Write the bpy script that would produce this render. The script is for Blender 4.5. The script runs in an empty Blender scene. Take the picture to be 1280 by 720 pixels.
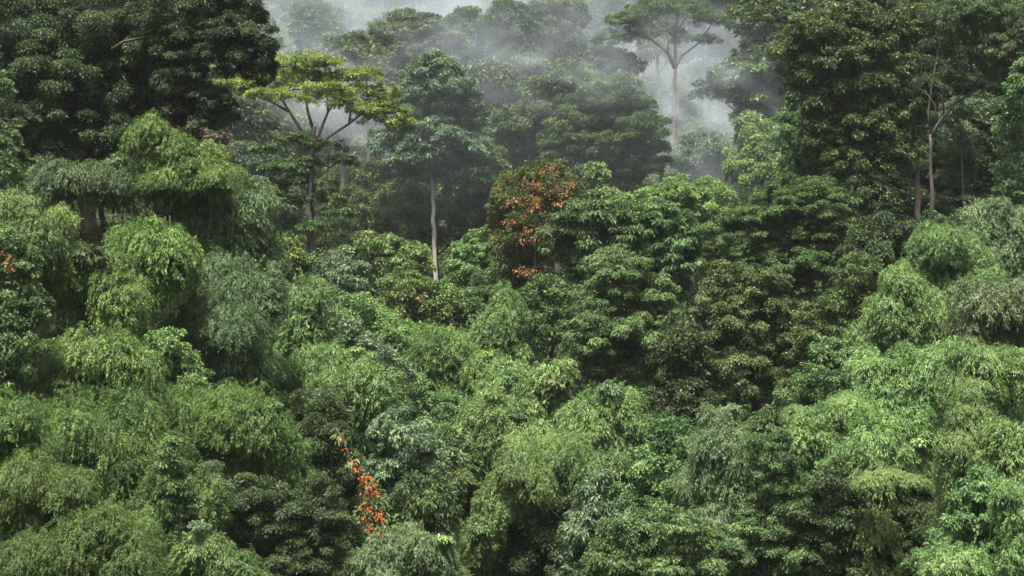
import bpy, math, numpy as np
from mathutils import Vector, Matrix

# ------------------------------------------------------------------ camera, sky, sun, exposure
S = bpy.context.scene
COL = S.collection
F = 2030.0                      # focal length in pixels of the 1280 px wide frame
PITCH = math.atan(120 / F)      # the camera looks a little up the valley
CAM = Vector((0, 0, 14.0))
cd = bpy.data.cameras.new('camera'); cam = bpy.data.objects.new('camera', cd); COL.objects.link(cam)
cam.location = CAM; cam.rotation_euler = (math.pi / 2 + PITCH, 0, 0)
cd.angle = 2 * math.atan(640 / F); cd.clip_end = 3000
S.camera = cam

SUN_EL, SUN_AZ = math.radians(70), math.radians(200)   # azimuth clockwise from +Y (away from the camera)
w = bpy.data.worlds.new('World'); S.world = w; w.use_nodes = True
nt = w.node_tree; bg = nt.nodes['Background']
sky = nt.nodes.new('ShaderNodeTexSky'); sky.sky_type = 'NISHITA'; sky.sun_disc = False
sky.sun_elevation = SUN_EL; sky.sun_rotation = SUN_AZ
sky.air_density = 1.0; sky.dust_density = 5.0; sky.ozone_density = 1.0
hs = nt.nodes.new('ShaderNodeHueSaturation'); hs.inputs['Saturation'].default_value = 0.45
nt.links.new(sky.outputs[0], hs.inputs['Color']); nt.links.new(hs.outputs[0], bg.inputs[0])
bg.inputs[1].default_value = 0.088
sl = bpy.data.lights.new('sun', 'SUN'); so = bpy.data.objects.new('sun', sl); COL.objects.link(so)
sl.energy = 4.3; sl.angle = math.radians(10); sl.color = (1.0, 0.96, 0.88)
d_ = Vector((math.sin(SUN_AZ) * math.cos(SUN_EL), math.cos(SUN_AZ) * math.cos(SUN_EL), math.sin(SUN_EL)))
so.rotation_euler = d_.to_track_quat('Z', 'Y').to_euler(); so.location = (0, 60, 200)
S.view_settings.view_transform = 'Standard'; S.view_settings.look = 'None'
S.view_settings.exposure = 1.84; S.view_settings.gamma = 1
cy = S.cycles
cy.max_bounces = 6; cy.diffuse_bounces = 2; cy.glossy_bounces = 1; cy.transmission_bounces = 2
cy.volume_bounces = 1; cy.transparent_max_bounces = 4
cy.volume_step_rate = .5
cy.use_denoising = True
try:
    cy.denoiser = 'OPENIMAGEDENOISE'; cy.denoising_input_passes = 'RGB_ALBEDO_NORMAL'
except Exception: pass
cy.caustics_reflective = False; cy.caustics_refractive = False

RNG = np.random.default_rng(7)

def at(px, py, d):
    """point at ground distance d (metres along the valley) seen in pixel px, py of the 1280x720 frame"""
    cx, cyy = (px - 640) / F, (360 - py) / F
    c, s = math.cos(PITCH), math.sin(PITCH)
    v = np.array([cx, c - cyy * s, s + cyy * c])
    return np.array(CAM) + v * (d / v[1])

# ------------------------------------------------------------------ terrain
_PY = [-80, -6, 3, 26, 45, 60, 75, 95, 125, 170, 260, 400, 600, 720]
_PZ = [12.4, 12.4, 12.2, -3, -3, 0, 3.5, 8.5, 15, 31, 66, 128, 175, 180]
def sm(a, b, x):
    t = np.clip((x - a) / (b - a), 0, 1); return t * t * (3 - 2 * t)
def ground(x, y):
    x = np.asarray(x, float); y = np.asarray(y, float)
    z = np.interp(y, _PY, _PZ)
    near = sm(28, 46, y)
    z = z + near * sm(1, 17, -x) * (10.5 - 6.5 * sm(80, 115, y))
    z = z + near * sm(3, 24, x) * (9.5 - 2 * sm(95, 140, y))
    z = z + near * sm(20, 90, np.abs(x)) * 10
    z = z + near * (0.5 * np.sin(x * .31 + y * .12) + 0.4 * np.sin(y * .43 - x * .17) + .8 * np.sin(x * .07 + 1) * np.sin(y * .05))
    return z

# ------------------------------------------------------------------ materials
def leaf_mat(name, cols, rough=.55, spec=.22, trans=.3, vary=.012):
    m = bpy.data.materials.new(name); m.use_nodes = True; t = m.node_tree; n = t.nodes; L = t.links
    n.clear()
    out = n.new('ShaderNodeOutputMaterial'); pr = n.new('ShaderNodeBsdfPrincipled'); tr = n.new('ShaderNodeBsdfTranslucent')
    mx = n.new('ShaderNodeMixShader'); at_ = n.new('ShaderNodeAttribute'); at_.attribute_name = 'tint'
    rp = n.new('ShaderNodeValToRGB'); e = rp.color_ramp.elements
    e[0].position = 0; e[0].color = (*cols[0], 1); e[1].position = 1.0; e[1].color = (*cols[2], 1)
    q = e.new(.5); q.color = (*cols[1], 1)
    oi = n.new('ShaderNodeObjectInfo'); hv = n.new('ShaderNodeHueSaturation')
    mr = n.new('ShaderNodeMapRange'); mr.inputs[3].default_value = .5 - vary; mr.inputs[4].default_value = .5 + vary
    mv = n.new('ShaderNodeMapRange'); mv.inputs[3].default_value = .85; mv.inputs[4].default_value = 1.15
    L.new(oi.outputs['Random'], mr.inputs[0]); L.new(oi.outputs['Random'], mv.inputs[0])
    L.new(mr.outputs[0], hv.inputs['Hue']); L.new(mv.outputs[0], hv.inputs['Value'])
    L.new(at_.outputs['Fac'], rp.inputs[0]); L.new(rp.outputs[0], hv.inputs['Color'])
    L.new(hv.outputs[0], pr.inputs['Base Color']); L.new(hv.outputs[0], tr.inputs[0])
    pr.inputs['Roughness'].default_value = rough; pr.inputs['Specular IOR Level'].default_value = spec
    mx.inputs[0].default_value = trans
    L.new(pr.outputs[0], mx.inputs[1]); L.new(tr.outputs[0], mx.inputs[2]); L.new(mx.outputs[0], out.inputs[0])
    return m
def bark_mat(name, a, b, scale=3.0):
    m = bpy.data.materials.new(name); m.use_nodes = True; t = m.node_tree; n = t.nodes; L = t.links
    pr = n['Principled BSDF']; pr.inputs['Roughness'].default_value = .95; pr.inputs['Specular IOR Level'].default_value = .1
    tc = n.new('ShaderNodeTexCoord'); mp = n.new('ShaderNodeMapping'); mp.inputs['Scale'].default_value = (scale, scale, scale * .35)
    no = n.new('ShaderNodeTexNoise'); no.inputs['Scale'].default_value = 1.0; no.inputs['Detail'].default_value = 6; no.inputs['Roughness'].default_value = .7
    rp = n.new('ShaderNodeValToRGB'); e = rp.color_ramp.elements
    e[0].position = .35; e[0].color = (*a, 1); e[1].position = .65; e[1].color = (*b, 1)
    bp = n.new('ShaderNodeBump'); bp.inputs['Strength'].default_value = .6; bp.inputs['Distance'].default_value = .1
    L.new(tc.outputs['Object'], mp.inputs[0]); L.new(mp.outputs[0], no.inputs[0]); L.new(no.outputs[0], rp.inputs[0])
    L.new(rp.outputs[0], pr.inputs['Base Color']); L.new(no.outputs[0], bp.inputs['Height']); L.new(bp.outputs[0], pr.inputs['Normal'])
    return m
LM = {
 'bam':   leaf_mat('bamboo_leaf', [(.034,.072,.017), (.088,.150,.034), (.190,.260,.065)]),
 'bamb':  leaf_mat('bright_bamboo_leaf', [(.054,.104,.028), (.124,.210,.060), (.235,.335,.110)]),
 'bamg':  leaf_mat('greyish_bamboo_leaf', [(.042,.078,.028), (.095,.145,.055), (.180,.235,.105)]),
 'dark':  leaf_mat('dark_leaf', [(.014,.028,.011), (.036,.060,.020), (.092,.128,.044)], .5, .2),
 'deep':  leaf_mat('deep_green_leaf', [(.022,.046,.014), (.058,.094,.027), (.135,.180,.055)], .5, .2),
 'mid':   leaf_mat('mid_green_leaf', [(.028,.062,.020), (.070,.128,.038), (.160,.230,.075)]),
 'lime':  leaf_mat('lime_leaf', [(.055,.105,.028), (.125,.205,.056), (.240,.330,.100)]),
 'grey':  leaf_mat('grey_green_leaf', [(.038,.072,.032), (.088,.135,.062), (.190,.250,.130)]),
 'yell':  leaf_mat('yellow_green_leaf', [(.062,.100,.018), (.150,.200,.038), (.290,.330,.075)]),
 'oliv':  leaf_mat('olive_leaf', [(.028,.052,.018), (.066,.098,.032), (.140,.165,.060)]),
 'brow':  leaf_mat('brown_leaf', [(.040,.042,.022), (.085,.080,.045), (.150,.140,.085)]),
 'red':   leaf_mat('rusty_red_leaf', [(.070,.045,.016), (.190,.085,.028), (.340,.170,.052)]),
 'rust':  leaf_mat('red_tipped_leaf', [(.030,.060,.018), (.080,.122,.032), (.360,.190,.050)]),
 'oran':  leaf_mat('orange_blossom', [(.24,.060,.020), (.38,.115,.030), (.46,.190,.060)], trans=.4),
 'pale':  leaf_mat('pale_sky_gap', [(.26,.28,.27), (.34,.36,.36), (.42,.43,.42)]),  # pale colour standing in for bright sky behind a crown
 'gold':  leaf_mat('golden_leaf', [(.20,.20,.02), (.30,.28,.03), (.42,.38,.05)]),
}
BK = {
 'dark': bark_mat('dark_bark', (.028,.024,.020), (.075,.066,.055)),
 'brown': bark_mat('brown_bark', (.045,.036,.028), (.125,.10,.08)),
 'white': bark_mat('pale_bark', (.15,.14,.125), (.36,.34,.31), 2.0),
 'culm': bark_mat('bamboo_stem', (.035,.045,.018), (.09,.095,.04), 1.0),
 'grey': bark_mat('grey_bark', (.10,.095,.085), (.24,.225,.20)),
}

# ------------------------------------------------------------------ mesh building
def rnd(n): return RNG.random(n)
def gau(n): return RNG.standard_normal((n, 3))
def unit(v): return v / np.maximum(np.linalg.norm(v, axis=1, keepdims=True), 1e-9)

class Leaves:
    def __init__(s): s.v = []; s.t = []
    def add(s, P, D, N, L, W, T, droop=.12):
        D = unit(D); N = unit(N - D * np.sum(N * D, 1, keepdims=True)); Sx = np.cross(D, N)
        L = L[:, None]; W = W[:, None]
        mid = P + D * L * .42
        fold = N * W * .22
        q = np.stack([P, mid + Sx * W * .5 + fold, P + D * L - np.array([0, 0, 1.]) * L * droop, mid - Sx * W * .5 + fold], 1)
        s.v.append(q.astype(np.float32)); s.t.append(np.clip(T, 0, 1).astype(np.float32))
    def n(s): return sum(len(a) for a in s.t)
    def mesh(s, name, origin, mat):
        v = np.concatenate(s.v).reshape(-1, 3) - np.asarray(origin, np.float32); t = np.repeat(np.concatenate(s.t), 4)
        nf = len(v) // 4
        m = bpy.data.meshes.new(name)
        m.vertices.add(len(v)); m.vertices.foreach_set('co', v.ravel())
        m.loops.add(len(v)); m.loops.foreach_set('vertex_index', np.arange(len(v), dtype=np.int32))
        m.polygons.add(nf); m.polygons.foreach_set('loop_start', np.arange(0, len(v), 4, dtype=np.int32))
        a = m.attributes.new('tint', 'FLOAT', 'POINT'); a.data.foreach_set('value', t)
        m.update(calc_edges=True); m.materials.append(mat)
        return m

class Tubes:
    def __init__(s): s.v = []; s.f = []; s.k = 0
    def add(s, pts, rad, sides=7, rough=.0):
        pts = np.asarray(pts, float); n = len(pts)
        rad = np.broadcast_to(np.asarray(rad, float), (n,))
        tg = np.gradient(pts, axis=0); tg = unit(tg)
        ref = np.where(np.abs(tg[:, 2:3]) > .9, np.array([[1., 0, 0]]), np.array([[0, 0, 1.]]))
        a = unit(np.cross(tg, ref)); b = np.cross(tg, a)
        th = np.linspace(0, 2 * math.pi, sides, endpoint=False)
        r = rad[:, None] * (1 + rough * RNG.standard_normal((n, sides)))
        ring = pts[:, None] + r[..., None] * (np.cos(th)[None, :, None] * a[:, None] + np.sin(th)[None, :, None] * b[:, None])
        s.v.append(ring.reshape(-1, 3))
        k = s.k
        for i in range(n - 1):
            for j in range(sides):
                j2 = (j + 1) % sides
                s.f.append((k + i * sides + j, k + i * sides + j2, k + (i + 1) * sides + j2, k + (i + 1) * sides + j))
        s.f.append(tuple(k + j for j in range(sides))[::-1]); s.f.append(tuple(k + (n - 1) * sides + j for j in range(sides)))
        s.k += n * sides
    def mesh(s, name, origin, mat):
        m = bpy.data.meshes.new(name); m.from_pydata((np.concatenate(s.v) - np.asarray(origin)).tolist(), [], s.f)
        m.polygons.foreach_set('use_smooth', [True] * len(m.polygons)); m.update(); m.materials.append(mat); return m

def curve(p0, p1, bow, n=8, wob=.0):
    """a bent line p0-p1 with control offset bow"""
    t = np.linspace(0, 1, n)[:, None]; p0 = np.asarray(p0); p1 = np.asarray(p1); c = (p0 + p1) / 2 + np.asarray(bow)
    p = (1 - t) ** 2 * p0 + 2 * t * (1 - t) * c + t ** 2 * p1
    if wob: p[1:-1] += RNG.standard_normal((n - 2, 3)) * wob
    return p

def sphere_dirs(n, lo=-1.0, back=.6, under=.5):
    u = unit(gau(int(n * 2.6) + 30)); k = rnd(len(u))
    keep = (u[:, 2] > lo) & (k < np.where(u[:, 1] > .35, back, 1) * np.where(u[:, 2] < -.25, under, 1))
    return u[keep][:n]

def sph_area(r):
    p = 1.6; a, b, c = r
    return 4 * math.pi * (((a*b)**p + (a*c)**p + (b*c)**p) / 3) ** (1 / p)

def broad_lobe(lv, c, r, leaf, clump=.32, cov=.85, flat=.55, ratio=.45, droop=.25, up=.5, tone=.0, lo=-.75, spread=.28):
    """a lobe of foliage: many leaf clumps over (and inside) an ellipsoid"""
    r = np.asarray(r, float); R = float(np.cbrt(np.prod(r)))
    cr0 = max(clump * R, leaf * 1.7)
    n = int(1.15 * sph_area(r) / (math.pi * cr0 ** 2)) + 4
    u = sphere_dirs(n, lo); n = len(u)
    k = RNG.uniform(.62, 1.14, n); k[rnd(n) < .16] *= .6
    cc = c + u * r * k[:, None]
    cr = cr0 * RNG.uniform(.5, 1.45, n)
    ct = np.clip(.40 + tone + RNG.normal(0, .17, n), 0, 1)
    m = np.maximum((cov * 2.0 * math.pi * cr ** 2 / (leaf * leaf * ratio * .55)).astype(int), 6)
    i = np.repeat(np.arange(n), m); M = len(i)
    v = unit(gau(M) + .8 * u[i] + np.array([0, 0, .55]))
    rho = rnd(M) ** .33
    P = cc[i] + v * (cr[i] * rho)[:, None] * np.array([1, 1, flat])
    out = v * np.array([1, 1, .35]) + .35 * u[i]
    D = out + gau(M) * .75 - np.array([0, 0, droop])
    N = np.array([0, 0, 1.0]) * up + v * .55 + u[i] * .25 + gau(M) * spread
    L = leaf * RNG.uniform(.5, 1.4, M)
    lv.add(P, D, N, L, L * ratio * RNG.uniform(.8, 1.2, M), ct[i] + RNG.normal(0, .19, M), .12 + droop * .2)
    return cc

def bamboo_lobe(lv, c, r, leaf, cov=1.0, tone=.0, hang=1.0, lo=-.45, whips=9):
    """a nodding plume of bamboo: drooping branchlets over a dome, narrow leaves hanging from them"""
    r = np.asarray(r, float); R = float(np.cbrt(np.prod(r)))
    per = 14
    area = sph_area(r) * .72
    n = int(cov * 1.9 * area / (leaf * leaf * .2 * .55) / per) + 8
    u = sphere_dirs(n, lo, .6, .8); n = len(u)
    k = RNG.uniform(.80, 1.06, n); deep = rnd(n) < .22; k[deep] = RNG.uniform(.4, .8, deep.sum())
    # culm tips: leaf sprays gather into plumes
    npl = max(5, int(n / 26)); pu = sphere_dirs(npl, lo, .7, .8); npl = len(pu)
    j = np.argmax(u @ pu.T + RNG.normal(0, .05, (n, npl)), 1)
    bump = RNG.uniform(.70, 1.22, npl)
    w_ = np.clip(1 - np.linalg.norm(u - pu[j], axis=1) * 1.3, -.3, 1)
    p0 = c + u * r * (k * (bump[j] * (.88 + .18 * w_)))[:, None]
    h = u * np.array([1, 1, .25]) + .45 * pu[j] * np.array([1, 1, 0]) + gau(n) * .28
    h = unit(h)
    ln = np.clip(R * .34, leaf * 2.2, leaf * 5.5) * RNG.uniform(.6, 1.3, n)
    i = np.repeat(np.arange(n), per); M = len(i)
    s = rnd(M)
    P = p0[i] + h[i] * (ln[i] * s * .62)[:, None] - np.array([0, 0, 1]) * (ln[i] * s ** 2 * .85 * hang)[:, None] + gau(M) * leaf * .16
    D = h[i] * .55 + gau(M) * .42 - np.array([0, 0, 1.]) * (.25 + .75 * s[:, None]) * hang
    N = u[i] * .7 + np.array([0, 0, .7]) + gau(M) * .35
    L = leaf * RNG.uniform(.6, 1.25, M)
    ct = .42 + tone + RNG.normal(0, .15, npl)
    T = ct[j][i] + RNG.normal(0, .12, n)[i] + RNG.normal(0, .19, M)
    dead = rnd(M) < .006; T[dead] = 1.0
    lv.add(P, D, N, L, L * .20 * RNG.uniform(.8, 1.25, M), T, .1)
    # culm tips that arch clear of the dome and break its outline
    nw = whips
    uw = sphere_dirs(nw, -.1, .7, .9); nw = len(uw)
    if nw:
        pl = 34; i = np.repeat(np.arange(nw), pl); M = nw * pl; s = rnd(M) ** .8
        hw = unit(uw * np.array([1, 1, .1]) + gau(nw) * .35); lw = R * RNG.uniform(.35, .75, nw)
        up_ = RNG.uniform(.2, .9, nw)
        P = c + (uw * r * .85)[i] + hw[i] * (lw[i] * s * .8)[:, None] + np.array([0, 0, 1.]) * (lw[i] * (up_[i] * s - (.55 + up_[i] * .8) * s ** 2))[:, None] + gau(M) * leaf * .28
        P[:, 2] -= rnd(M) * leaf * .8
        D = hw[i] * .5 + gau(M) * .5 - np.array([0, 0, 1.]) * (.3 + .8 * s[:, None])
        L = leaf * RNG.uniform(.6, 1.25, M)
        lv.add(P, D, np.array([0, 0, .8]) + uw[i] * .5 + gau(M) * .35, L, L * .2, (.5 + tone + RNG.normal(0, .15, nw))[i] + RNG.normal(0, .15, M), .1)
    return p0

# ------------------------------------------------------------------ objects
def link(o, parent=None):
    COL.objects.link(o)
    if parent: o.parent = parent
    return o
def root(name, label, cat, loc, group=None):
    o = bpy.data.objects.new(name, None); o.location = loc; o.empty_display_size = .5
    o['label'] = label; o['category'] = cat
    if group: o['group'] = group
    return link(o)

KINDS = {  # kind: (name, category, part name of the leaves)
 'bamboo': ('bamboo_clump', 'bamboo', 'foliage'), 'tree': ('broadleaf_tree', 'tree', 'crown'),
 'shrub': ('shrub', 'shrub', 'foliage'), 'creeper': ('creeper', 'creeper', 'foliage'), 'umbrella': ('umbrella_tree', 'tree', 'crown'),
}
TOTAL = [0]
def lobe_geo(l, d, depth=.85):
    px, py, rx, ry = l[:4]; dd = l[4] if len(l) > 4 else 0
    k = (d + dd) / F
    return at(px, py, d + dd), np.array([rx * k, max(min(rx, ry * 2.2) * k * depth, .4), ry * k])

def plant(kind, label, d, lobes, leafmat, tone=0., bark=None, leaf=6.2, cov=1., group=None, trunk=None, tr=None, name=None, limbs=True, extra=None, tw=8, fill=True, sub=4, hang=1.05, tdepth=0, kmin=.3, **kw):
    """one plant: lobes of foliage (px, py, rx, ry[, depth offset]) at distance d, on stems rooted in the ground"""
    nm, cat, part = KINDS[kind]
    nm = name or nm
    g = [lobe_geo(l, d) for l in lobes]
    leaf *= RNG.uniform(.82, 1.18)
    if kind != 'bamboo':
        kw.setdefault('ratio', RNG.uniform(.32, .58)); kw.setdefault('flat', RNG.uniform(.55, 1.0)); kw.setdefault('up', RNG.uniform(.15, .55)); kw.setdefault('droop', RNG.uniform(.1, .5)); kw.setdefault('spread', RNG.uniform(.22, .5))
        kw.setdefault('clump', RNG.uniform(.25, .37))
    for c, r in g: c[1] += RNG.uniform(-.55, .55) * r[1]
    A = np.mean([c for c, r in g], axis=0)
    lowest = min(g, key=lambda q: q[0][2])
    if trunk is None: bx, by = (A[0], A[1] + .2)
    else: bx, by = at(trunk[0][0], trunk[0][1], d)[:2]
    by += tdepth; bz = float(ground(bx, by))
    base = np.array([bx, by, bz])
    o = root(nm, label, cat, base, group)
    L = Leaves(); lf = leaf * .63 * d / F
    bark = BK[bark or ('culm' if kind == 'bamboo' else 'dark')]
    tips = []; CL = Leaves()
    for c, r in g:
        if kind == 'bamboo':
            ns = sub; sc = .50 if ns > 4 else .62
            bl = lf * 1.10 * RNG.uniform(.78, 1.25)
            for q in range(ns):
                a = q * 6.283 / ns + RNG.uniform(-.5, .5); rr = RNG.uniform(.35, .75)
                cc_ = c + r * np.array([math.cos(a) * rr, math.sin(a) * rr * .8, RNG.uniform(-.35, .5) - .3 * rr])
                f_ = sc * RNG.uniform(.6, 1.35)
                bamboo_lobe(L, cc_, r * np.array([f_, f_, f_ * RNG.uniform(.95, 1.65)]), bl * RNG.uniform(.9, 1.1), cov * .8, tone + RNG.normal(0, .07), hang=RNG.uniform(.55, 1.0) * hang, lo=-.8)
            tips.append(bamboo_lobe(L, c - np.array([0, 0, r[2] * .15]), r * .8, bl, cov * .7, tone - .06, hang=hang, whips=14))
            if RNG.random() < .45 and not CL.n():
                u_ = sphere_dirs(1, -.2, .2, .5)
                for q in range(len(u_)):
                    pc = c + r * u_[q] * .9
                    broad_lobe(CL, pc, float(np.mean(r)) * RNG.uniform(.2, .32) * np.ones(3), lf * RNG.uniform(.9, 1.3), cov=.9, clump=.6, droop=.5, tone=RNG.uniform(-.1, .12))
        else: tips.append(broad_lobe(L, c, r, lf, cov=cov, tone=tone, **kw))
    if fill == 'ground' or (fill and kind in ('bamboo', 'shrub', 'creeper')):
        # leafy lower growth to the ground, tinted darker to put shade in hollows
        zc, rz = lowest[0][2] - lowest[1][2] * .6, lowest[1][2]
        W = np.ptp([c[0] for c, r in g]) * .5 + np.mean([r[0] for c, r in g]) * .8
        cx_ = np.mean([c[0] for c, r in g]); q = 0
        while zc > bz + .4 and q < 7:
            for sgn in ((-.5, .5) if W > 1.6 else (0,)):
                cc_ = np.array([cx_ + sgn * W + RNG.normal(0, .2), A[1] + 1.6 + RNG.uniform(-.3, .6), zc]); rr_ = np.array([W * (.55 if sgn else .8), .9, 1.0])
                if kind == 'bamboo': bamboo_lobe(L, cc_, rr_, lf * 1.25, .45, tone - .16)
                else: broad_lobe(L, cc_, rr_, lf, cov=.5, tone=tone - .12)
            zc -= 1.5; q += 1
    TOTAL[0] += L.n()
    if kind == 'bamboo':
        for (c, r), tp in zip(g, tips):
            T = Tubes()
            b = base + np.array([RNG.uniform(-.6, .6), RNG.uniform(1.6, 3.0), 0]); b[2] = ground(b[0], b[1]) - .15
            top = c + np.array([0, 0, r[2] * .8])
            bow = np.array([0, .3, max(.5, (top[2] - b[2]) * .35)])
            if abs(top[0] - b[0]) < .2: top[0] += .2
            T.add(curve(b, top, bow * np.array([1, 1, .5]) , 10), np.linspace(.06, .02, 10), 6)
            link(bpy.data.objects.new('culm', T.mesh('culm', base, bark)), o)
    else:
        T = Tubes()
        r0 = tr if tr else .05 + .018 * max(A[2] - bz, 1)
        if trunk is not None:
            pts = [at(x, y, d + tdepth) for x, y in trunk]; pts[0] = np.array([bx, by, bz - .3])
            if trunk[0][1] < 715 and pts[1][2] < bz: pts = [pts[0]] + [p for p in pts[1:] if p[2] > bz + .3]
        else:
            top = A + np.array([0, 0, .2]); pts = [base - np.array([0, 0, .3]), base * .5 + top * .5 + RNG.normal(0, .15, 3), top]
        pts = np.array(pts); seg = np.r_[0, np.cumsum(np.linalg.norm(np.diff(pts, axis=0), axis=1))]
        q = np.linspace(0, seg[-1], max(8, int(seg[-1] / .8))); P = np.stack([np.interp(q, seg, pts[:, k]) for k in range(3)], 1)
        P[1:-1, :2] += RNG.normal(0, r0 * .22, (len(P) - 2, 2))
        rad = r0 * (1 - .6 * np.linspace(0, 1, len(P))); rad[0] *= 1.5
        T.add(P, rad, 9, .05)
        for (c, r), tp in zip(g, tips):
            # a limb leaves the trunk below the lobe and bends into it
            zz = c[2] - np.linalg.norm((c - P[-1])[:2]) * .55 - r[2] * .5
            k = int(np.argmin(np.abs(P[:, 2] - zz))); k = min(max(k, int(len(P) * kmin)), len(P) - 1)
            if limbs: T.add(curve(P[k], c, [0, 0, -r[2] * .15], 7, .06), np.linspace(max(rad[k] * .55, .03), .03, 7), 6)
            for e in tp[RNG.permutation(len(tp))[:tw]]:
                T.add(curve(c, e, RNG.normal(0, .12, 3), 4), np.linspace(.035, .012, 4) * (d / 80), 4)
        for (pp, ra) in (extra or []):
            T.add(np.array([at(x, y, d) for x, y in pp]), np.linspace(ra, ra * .35, len(pp)), 7, .04)
        link(bpy.data.objects.new('stem' if kind in ('shrub', 'creeper') else 'trunk', T.mesh('trunk', base, bark)), o)
    link(bpy.data.objects.new(part, L.mesh(part, base, LM[leafmat])), o)
    if CL.n(): link(bpy.data.objects.new('climber', CL.mesh('climber', base, LM[['mid', 'grey', 'lime', 'deep', 'oliv'][int(RNG.integers(0, 5))]])), o); TOTAL[0] += CL.n()
    if min(c[2] for c, r in g) < bz - .5: print('LOW', label, round(min(c[2] for c, r in g) - bz, 1))
    return o

# ================================================================== the setting
def build_terrain():
    xs = np.r_[np.linspace(-420, -70, 30)[:-1], np.linspace(-70, 70, 113), np.linspace(70, 420, 30)[1:]]
    ys = np.r_[np.linspace(-80, 20, 22)[:-1], np.linspace(20, 160, 113), np.linspace(160, 720, 70)[1:]]
    X, Y = np.meshgrid(xs, ys); Z = ground(X, Y)
    v = np.stack([X, Y, Z], -1).reshape(-1, 3); nx = len(xs)
    f = [(j*nx+i, j*nx+i+1, (j+1)*nx+i+1, (j+1)*nx+i) for j in range(len(ys)-1) for i in range(nx-1)]
    m = bpy.data.meshes.new('terrain'); m.from_pydata(v.tolist(), [], f); m.polygons.foreach_set('use_smooth', [True]*len(f))
    mt = bpy.data.materials.new('forest_floor'); mt.use_nodes = True; t = mt.node_tree; n = t.nodes; Lk = t.links
    pr = n['Principled BSDF']; pr.inputs['Roughness'].default_value = 1; pr.inputs['Specular IOR Level'].default_value = .05
    tc = n.new('ShaderNodeTexCoord'); no = n.new('ShaderNodeTexNoise'); no.inputs['Scale'].default_value = 1.3; no.inputs['Detail'].default_value = 8
    rp = n.new('ShaderNodeValToRGB'); e = rp.color_ramp.elements
    e[0].position = .35; e[0].color = (.012,.016,.008,1); e[1].position = .7; e[1].color = (.03,.036,.014,1)
    Lk.new(tc.outputs['Object'], no.inputs[0]); Lk.new(no.outputs[0], rp.inputs[0]); Lk.new(rp.outputs[0], pr.inputs['Base Color'])
    m.materials.append(mt)
    o = bpy.data.objects.new('terrain', m); o['kind'] = 'structure'; o['label'] = 'dark forest floor of the jungle valley'; link(o)
build_terrain()

def build_undergrowth():
    L = Leaves()
    def patch(n, y0, y1, leaf, R, per, tone):
        y = np.sqrt(RNG.uniform(y0**2, y1**2, n)); x = RNG.uniform(-1, 1, n) * (.335 * y + 4); z = ground(x, y)
        R_ = R * RNG.uniform(.6, 1.4, n); i = np.repeat(np.arange(n), per); M = len(i)
        v = unit(gau(M) + np.array([0, 0, .7])); v[:, 2] = np.abs(v[:, 2])
        P = np.stack([x, y, z + .2], 1)[i] + v * (R_[i] * rnd(M) ** .5)[:, None]
        Lf = leaf * RNG.uniform(.6, 1.3, M)
        T = (tone + RNG.normal(0, .16, n))[i] + RNG.normal(0, .1, M)
        L.add(P, v * np.array([1, 1, .4]) + gau(M) * .4 - np.array([0, 0, .2]), np.array([0, 0, 1.]) + v * .5 + gau(M) * .3, Lf, Lf * .42, T)
    patch(2400, 36, 100, .25, .9, 95, .35)
    patch(2600, 95, 180, .38, 1.4, 85, .4)
    patch(1500, 170, 420, .8, 3.2, 70, .45)
    o = bpy.data.objects.new('undergrowth', L.mesh('undergrowth', (0, 0, 0), LM['deep'])); o['kind'] = 'stuff'
    o['label'] = 'low leafy undergrowth covering the forest floor'; link(o); TOTAL[0] += L.n()
build_undergrowth()

# ================================================================== the plants
P = plant
exec_list = True
# ---- tall dark trees above the bamboo bank
P('tree', 'huge dark tree towering over the feathery bamboo bank into the top corner', 72,
  [(30,40,75,60),(110,40,65,60),(20,130,60,60),(90,120,65,60),(150,100,55,60),(40,200,55,45),(110,185,55,45),(190,60,50,55),(200,130,45,45),(160,165,45,40)], 'dark', tone=-.02, tr=.55, leaf=6.5)
P('tree', 'dark tree whose overhanging crown pokes out over the misty gap above the yellow umbrella tree', 69,
  [(225,20,50,45),(275,15,45,45),(305,50,32,45),(270,70,40,40),(320,85,20,20),(235,75,40,40),(262,125,30,18),(275,150,18,12),(225,110,35,25)], 'dark', tone=-.03, trunk=[(130,300),(110,150),(115,60)], tr=.2, limbs=False, tdepth=6, fill=False, leaf=6.5,
  extra=[([(205,95),(220,100),(232,118),(258,128)], .07), ([(140,62),(155,52),(185,46)], .10), ([(222,138),(231,135),(241,130)], .05)])
P('tree', 'small brownish sparse tree peeking out beneath the dark overhanging crown', 86,
  [(250,180,32,14),(275,198,22,10),(225,168,25,14),(262,165,18,9)], 'brow', tone=.1, cov=.8, bark='brown')
P('bamboo', 'dull green bamboo spray at the foot of the huge dark tree', 66, [(95,225,40,30),(140,225,40,28),(60,235,30,25)], 'bamg', tone=-.12)
P('bamboo', 'lime edged bamboo spilling down between the huge dark tree and the brownish sparse tree', 64.5,
  [(185,165,35,32),(215,185,30,30),(240,205,38,22),(265,225,30,18),(205,220,45,28)], 'bam', tone=.05)
P('shrub', 'thin pale leafy sapling at the very edge beside the huge dark tree', 58, [(-5,110,16,18),(2,180,16,22),(5,215,14,18)], 'mid', tone=.1)
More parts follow.
